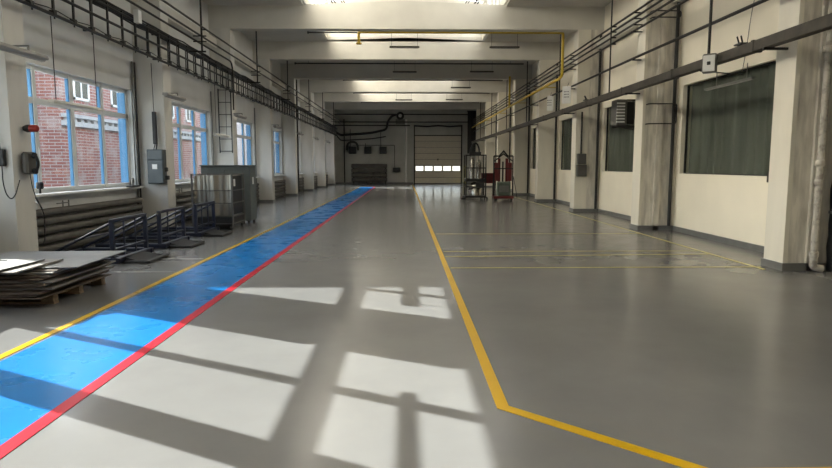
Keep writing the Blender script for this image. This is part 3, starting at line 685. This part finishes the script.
MB().bbox(-.15, .15, -.14, 0, .42, .78, .012).build('upper_box', 'ebox2', r); MB().tube([(-.02, -.06, .78), (-.02, -.06, 2.2)], .03, 6).build('conduit', 'black', r)
# dirty drain pipe on the nearest right column
r = root('drain_pipe', (6.28, 9.27, 0), 'dirty white vertical drain pipe with sockets beside the nearest right column', 'pipe')
MB().tube([(0, 0, .22), (.02, 0, 6.1)], .052, 12).build('pipe', 'drain', r)
for z in (.22, 1.32, 1.62, 3.3, 4.5): MB().tube([(0.0, 0, z), (0.0, 0, z+.02), (0, 0, z+.09), (0, 0, z+.1)], [.055, .068, .068, .055], 12).build('socket', 'drain', r)
MB().tube(arc([(0, 0, .26), (0, 0, .07), (.14, -.02, .055)], .1), .055, 12).build('elbow', 'drain', r)
r = root('dark_upright', (6.61, 9.28, 0), 'dark rough upright tube filling the dark strip at the far right edge of the photo', 'pipe')  # added tube filling a dark strip of unknown nature
pts = [(0, .0, .0)]; rr = [.09]
z = .2
while z < 5.6: pts.append((random.uniform(-.006, .006), 0, z)); rr.append(.10+random.uniform(-.012, .012)); z += .18
MB().tube(pts, rr, 12).build('rough_tube', 'cable', r)
for z in (.9, 2.4, 3.9): MB().tube([(0, 0, z), (0, 0, z+.04)], .118, 12).build('strap', 'galv', r)

# ------------------------------------------------------------------ yellow gas pipe
r = root('gas_pipe', (0, 0, 0), 'yellow gas pipe crossing under the first beam and running down the right side', 'pipe')
MB().tube(arc([(-1.62, 22.1, 5.86), (-1.62, 22.1, 6.10), (-1.62, 22.1, 6.25), (5.53, 22.1, 6.25), (5.53, 22.1, 4.78), (5.53, 22.45, 4.72), (5.53, 51.5, 4.72)], .1), .048, 10).build('pipe', 'gas', r)
MB().tube([(-1.62, 22.1, 5.83), (-1.62, 22.1, 5.88)], .10, 12).build('flange', 'gas', r)
MB().tube([(5.53, 33.2, 4.72), (5.53, 33.2, 6.3)], .055, 8).build('branch', 'gas', r)
for y in (24.5, 30.5, 36.5, 42.5, 48.5): MB().box(5.53, 5.9, y-.02, y+.02, 4.64, 4.67).build('bracket', 'gas', r)

# ------------------------------------------------------------------ cross conduits and ceiling lamps
for k, c in enumerate(COLS[4:9]):
    z = 6.22 if k != 1 else 6.14
    yc = c+.75 if k else 24.0
    if k == 0: z = 6.62
    r = root('cross_conduit', (0, yc, z), 'dark conduit hung across the hall behind the %s visible beam' % ORD[k], 'conduit', 'conduits hung behind the roof beams')
    x0 = [-3.67, -4.9, -3.35, -3.3, -3.25][k]; x1 = [5.85, 5.3, 5.3, 5.4, 5.45][k]
    MB().tube([(x0, 0, 0), (x1, 0, 0)], .03, 8).build('pipe', 'black', r)
    MB().tube([(x0-.03, 0, 0), (x0+.03, 0, 0)], .05, 8).build('end_cap', 'black', r)
    for x in (x0+.6, -.05, x1-.6): MB().tube([(x, 0, 0), (x, 0, ZC-z)], .008, 5).build('hanger', 'black', r)
for k, (x, y, z) in enumerate([(-.03, 24.4, 6.16), (3.84, 24.4, 6.16), (-.03, 30.4, 6.10), (3.7, 30.4, 6.12), (3.2, 36.2, 6.08), (-.1, 42.2, 6.0), (3.3, 42.2, 6.02)]):
    nm = ['near centre', 'near right', 'second row centre', 'second row right', 'third row right', 'fourth row centre', 'fourth row right'][k]
    r = batten('ceiling_lamp', (x, y, z), 1.15, 'thin dark strip lamp hung below the roof, %s' % nm, 'strip lamps hung below the roof', ('duct', 'lamp'), along='x', thick=.9)
    for s in (-1, 1): MB().tube([(0, s*.5, .04), (0, s*.5, ZC-z+(.0 if abs(x) > 3.4 else .5))], .007, 5).build('hanger', 'black', r)
# lantern trusses
for k, y in enumerate((18.2, 24.0, 25.6, 12.4)):
    r = root('lantern_truss', (0, y, 7.0), 'white steel truss inside the roof lantern, %s' % ['nearer visible one', 'above the cross conduit', 'nearest the second beam', 'foremost one'][k], 'truss', 'trusses in the roof lantern')
    b = MB(); b.box(-3.3, 3.3, -.04, .04, .18, .26); b.build('bottom_chord', 'white_metal', r)
    for s in (-1, 1):
        MB().tube([(s*3.3, 0, .25), (s*2.9, 0, 1.5)], .04, 6).build('post', 'white_metal', r)
        MB().tube([(s*2.3, 0, .25), (s*3.2, 0, 1.5)], .03, 6).build('brace', 'black', r)
        MB().tube([(s*2.0, 0, .25), (s*2.8, 0, 1.55)], .02, 6).build('brace', 'black', r)
    MB().tube([(-3.2, 0, 1.55), (0, 0, 1.88), (3.2, 0, 1.55)], .035, 6).build('top_chord', 'white_metal', r)

# ------------------------------------------------------------------ end wall
r = root('door_1', ((DX0+DX1)/2, YE+.05, 0), '', ''); del r['label']; del r['category']; struct(r)
W = (DX1-DX0)/2
for k in range(8):
    z0 = k*.53+.014; z1 = (k+1)*.53-.008
    if k == 2:
        b = MB(); b.box(-W, W, 0, .05, z0, z0+.06); b.box(-W, W, 0, .05, z1-.04, z1)
        for i in range(6): x = -W+i*2*W/5; b.box(max(-W, x-.07), min(W, x+.07), 0, .05, z0, z1)
        b.build('door_panel', 'door', r); MB().box(-W+.05, W-.05, .02, .03, z0+.05, z1-.04).build('pane', 'door_glow', r)
    else:
        b = MB(); b.bbox(-W, W, 0, .05, z0, z1, .01)
        for i in range(5): x = -W+(i+.5)*2*W/5; b.box(x-.03, x+.03, -.01, 0, (z0+z1)/2-.02, (z0+z1)/2+.02)
        b.build('door_panel', 'door', r)
MB().box(-W, W, .03, .045, 0, .50).build('backing', 'pipe', r)
MB().box(-W, W, .03, .045, 1.6, 4.24).build('backing', 'pipe', r)
for z_ in (1.055, 1.585): MB().box(-W, W, .03, .045, z_-.03, z_+.03).build('backing', 'pipe', r)
MB().box(-W, W, .03, .045, .5, 1.05).build('backing', 'pipe', r)
b = MB(); b.box(-W-.1, -W, -.12, .0, 0, 5.0); b.box(W, W+.1, -.12, 0, 0, 5.0); b.build('door_track', 'black', r)
b = MB(); b.box(-W-.1, W+.1, -.10, -.05, DZ-.08, DZ); b.tube([(-W-.1, -.15, 5.05), (-W*.5, -.15, 4.98), (0, -.15, 5.06), (W*.5, -.15, 4.98), (W+.1, -.15, 5.05)], .07, 8); b.build('door_spring', 'black', r)
MB().box(-.05, .05, -.03, 0, 2.05, 2.2).build('door_handle', 'black', r)
MB().box(-W, W, -.02, 0, 0, .05).build('door_seal', 'black', r)
for k, x in enumerate((-4.60, -3.28, -1.95)):
    r = root('fan_heater', (x, YE-.3, 2.62), '%s of three black box heaters on the end wall' % ['leftmost', 'middle', 'rightmost'][k], 'heater', 'box heaters on the end wall')
    MB().bbox(-.3, .3, -.2, .3, 0, .62, .03).build('casing', 'black', r)
    MB().box(-.24, .24, -.21, -.2, .06, .56).build('grille', 'cable', r)
    b = MB(); b.tube([(-.2, 0, .62), (-.2, 0, 2.1 if k != 1 else .9)], .03, 6); b.build('pipe', 'black', r)
o = MB().tube(arc([(-5.1, YE-.595, 2.9), (-5.0, YE-.595, 3.62), (-4.2, YE-.595, 3.62), (-4.1, YE-.595, 2.9)], .4, 6), .09, 8).build('hose_arch', 'black'); tag(o, 'thick black curved hose over the leftmost box heater', 'hose')
o = MB().tube(arc([(-4.6, YE-.1, 3.36), (-.95, YE-.1, 3.36), (-.95, YE-.1, 1.43)], .1), .03, 6).build('end_pipe', 'black'); tag(o, 'thin black pipe above the box heaters bending down the end wall', 'pipe')
o = MB().bbox(-1.1, -.45, YE-.2, YE, 1.05, 1.42, .02).build('control_box', 'black'); tag(o, 'black control box low on the end wall left of the door', 'box')
r = root('pipe_register', (-3.1, YE-.2, 0), 'wide bank of dark heating pipes low on the end wall', 'radiator')
for i in range(4): MB().bbox(-1.65, 1.5, -.08, .08, .18+.4*i, .54+.4*i, .05).build('pipe', 'radiator', r)
b = MB(); b.box(-1.5, -1.4, -.05, .05, 0, 1.7); b.box(1.3, 1.4, -.05, .05, 0, 1.7); b.build('leg', 'black', r)
r = root('bicycle', (-2.6, YE-1.0, 0), 'dark bicycle parked before the heating pipes on the end wall', 'bicycle')
for s in (-1, 1): MB().tube([(s*.52+.32*math.cos(t), 0, .33+.32*math.sin(t)) for t in [2*PI*i/20 for i in range(21)]], .02, 6, False).build('wheel', 'black', r)
b = MB(); b.tube([(-.52, 0, .33), (-.15, 0, .85), (.38, 0, .85), (-.05, 0, .33), (-.52, 0, .33)], .02, 6); b.tube([(.52, 0, .33), (.38, 0, .95)], .02, 6); b.tube([(-.05, 0, .33), (-.18, 0, .95)], .02, 6); b.build('frame', 'black', r)
MB().tube([(.38, -.25, .98), (.38, .25, .98)], .018, 6).build('handlebar', 'black', r); MB().bbox(-.3, -.06, -.06, .06, .93, .98, .02).build('seat', 'black', r)
EP = [((-6.4, 5.35), (5.6, 5.35)), ((-6.2, 5.05), (.4, 5.05)), ((-6.4, 6.0), (5.6, 6.0))]
for k, (p, q) in enumerate(EP):
    o = MB().tube([(p[0], YE-.35, p[1]), (q[0], YE-.35, q[1])], .05, 8).build('end_wall_pipe', 'black'); tag(o, ['middle of three dark pipes crossing the end wall', 'lowest dark pipe crossing the left half of the end wall', 'topmost of the dark pipes crossing the end wall'][k], 'pipe')
o = MB().tube(arc([(-5.7, 52.2, 4.3), (-5.6, YE-.5, 4.2), (-3, YE-.5, 4.4), (-1.6, YE-.5, 4.7), (-1.55, YE-.5, 5.4), (-1.1, YE-.5, 5.9), (-.82, YE-.5, 5.95)], .4), .10, 8).build('cable_bundle', 'cable'); tag(o, 'thick black cable bundle sagging across the end wall', 'cable')
o = MB().tube(arc([(-5.7, 52.2, 4.0), (-5.6, YE-.45, 3.75), (-3, YE-.45, 3.9), (-1.7, YE-.45, 4.1)], .4), .05, 8).build('cable_bundle', 'cable'); tag(o, 'thinner black cable hanging below the bundle on the end wall', 'cable')
r = root('fan_motor', (-.45, YE-.5, 5.5), 'black motor drum high on the end wall above the door', 'motor')
MB().tube([(0, -.3, .35), (0, .3, .35)], .34, 14).build('drum', 'black', r); MB().box(-.4, .4, .2, .5, -.35, .1).build('bracket', 'galv', r); MB().tube([(.0, -.32, .35), (0, -.30, .35)], .15, 12).build('hub', 'tag', r)
for k, (x, w_) in enumerate(((-5.35, .05), (.05, .1))):
    o = MB().tube([(x, YE-.1, .12), (x, YE-.1, 5.6)], w_, 8).build('end_wall_riser', 'black' if k == 0 else 'tag'); tag(o, ['thin black riser at the left corner of the end wall', 'pale riser left of the big door'][k], 'pipe')
r = root('dark_screen', (5.6, 52.6, 0), 'tall dark folded curtain beside the right of the big door', 'curtain')
b = MB(); n = 16; vs = []
for i in range(n+1): vs += [(-.35+.75*i/n, .05*math.sin(i*2.2), 2.6), (-.35+.75*i/n, .05*math.sin(i*2.2), 6.15)]
b.add(vs, [(2*i, 2*i+2, 2*i+3, 2*i+1) for i in range(n)], True); b.build('curtain', 'black', r)
MB().tube([(-.4, 0, 6.15), (1.14, 0, 6.15)], .04, 6).build('curtain_rod', 'black', r)
r = root('yellow_bollard', (5.1, 53.2, 0), 'yellow guard post beside the big door', 'post')
MB().tube([(0, 0, 0), (0, 0, 1.55), (0, 0, 1.6)], [.09, .09, .05], 10).build('post', 'hiviz', r); MB().box(-.15, .15, -.15, .15, 0, .03).build('base_plate', 'black', r)
# sunlit yard behind the big door
struct(MB().box(-30, 30, YE+.4, 120, -.4, -.05).build('back_yard', 'asphalt'))

# ------------------------------------------------------------------ the two stackers on the right
r = root('cage_trolley', (3.30, 29.3, 0), 'tall black wire cage trolley standing left of the red stacker', 'trolley')
for sx in (-.46, .46):
    for sy in (-.4, .4): MB().box(sx-.03, sx+.03, sy-.03, sy+.03, .1, 2.12).build('post', 'black', r)
b = MB()
for z in (.14, .62, .98, 1.5, 2.1):
    for sy in (-.4, .4): b.box(-.46, .46, sy-.025, sy+.025, z-.025, z+.025)
    for sx in (-.46, .46): b.box(sx-.02, sx+.02, -.4, .4, z-.025, z+.025)
b.build('rail', 'black', r)
for x in (-.28, -.1, .1, .28): MB().box(x-.012, x+.012, -.42, -.4, .98, 2.1).build('bar', 'black', r)
MB().bbox(-.46, .46, -.4, .4, .86, .97, .01).build('shelf', 'black', r)
MB().bbox(-.5, .5, -.45, .45, .12, .2, .01).build('base', 'black', r)
b = MB(); b.tube([(-.03+.2*math.cos(t), -.2, 2.25+.42*math.sin(t)) for t in [PI*i/10 for i in range(11)]], .04, 8); b.box(-.3, .25, -.25, -.15, 2.1, 2.25); b.build('lifting_hoop', 'black', r)
b = MB(); b.bbox(0, .4, -.5, -.42, .58, .86, .04); b.tube([(.0, -.48, .62), (-.35, -.48, .5)], .03, 6); b.build('latch', 'black', r)
for x in (-.52, .52):
    for y in (-.45, .4): MB().tube([(x-.03, y, .075), (x+.03, y, .075)], .075, 12).build('wheel', 'black', r)
b = MB(); b.tube([(-.48, -.45, .1), (-.72, -.55, .08)], .04, 6); b.build('foot', 'black', r)
for k, (x, y, z0, z1, rr) in enumerate([(-.16, -.05, .98, 2.0, .13), (.17, .02, .98, 1.9, .12), (0, -.05, .21, .84, .3)]):
    o = MB().tube([(x+3.3, y+29.3, z0), (x+3.3, y+29.3, z1-.15), (x+3.3, y+29.3, z1-.04), (x+3.3, y+29.3, z1)], [rr, rr, rr*.6, rr*.3], 14).build('gas_cylinder' if k < 2 else 'steel_drum', 'steel'); tag(o, ['silver cylinder on the left inside the top of the black cage trolley', 'silver cylinder on the right inside the top of the black cage trolley', 'wide silver drum in the bottom of the black cage trolley'][k], 'cylinder' if k < 2 else 'drum')
r = root('red_stacker', (4.52, 28.5, 0), 'red pallet stacker with mast standing by the right wall', 'stacker')
for sx in (-.18, .18): MB().bbox(sx-.06, sx+.06, .1, .22, .15, 1.95, .01).build('mast', 'red_metal', r)
b = MB(); b.tube([(0, .16, .2), (0, .16, 1.8)], .04, 8); b.build('lift_cylinder', 'black', r)
b = MB()
for sx in (-.44, .44): b.box(sx-.03, sx+.03, -.03, .03, .15, 2.05)
b.tube([(-.44, 0, 2.05), (-.2, 0, 2.05), (0, 0, 2.28), (.2, 0, 2.05), (.44, 0, 2.05)], .04, 6); b.tube([(-.44, 0, 1.8), (0, 0, 2.15), (.44, 0, 1.8)], .03, 6); b.box(-.44, .44, -.02, .02, 1.45, 1.5); b.build('guard_frame', 'black', r)
for s in (-1, 1): MB().bbox(min(s*.22, s*.4), max(s*.22, s*.4), .0, .1, .9, 1.75, .02).build('side_cover', 'red_metal', r)
MB().bbox(-.3, .3, -.28, .05, .22, .88, .04).build('battery_box', 'green', r)
MB().bbox(-.22, .22, -.3, -.28, .4, .7, .01).build('front_panel', 'galv', r)
MB().bbox(-.46, .46, -.3, .3, .1, .22, .02).build('base', 'red_metal', r)
b = MB(); b.bbox(-.32, -.16, .3, 1.3, .06, .13, .01); b.bbox(.16, .32, .3, 1.3, .06, .13, .01); b.build('fork', 'red_metal', r)
for x in (-.36, .36): MB().tube([(x-.05, -.2, .08), (x+.05, -.2, .08)], .08, 12).build('wheel', 'black', r)
b = MB(); b.tube(arc([(.42, -.05, 1.3), (.55, -.15, .6), (.62, -.2, .12)], .2), .015, 6); b.build('hose', 'cable', r)
r = root('red_box', (4.05, 30.4, 0), 'dark red box on thin legs standing between the cage trolley and stacker', 'box')
MB().bbox(-.34, .34, -.3, .3, .75, 1.25, .02).build('body', 'red_metal', r)
for x in (-.3, .3):
    for y in (-.25, .25): MB().box(x-.02, x+.02, y-.02, y+.02, 0, .76).build('leg', 'black', r)
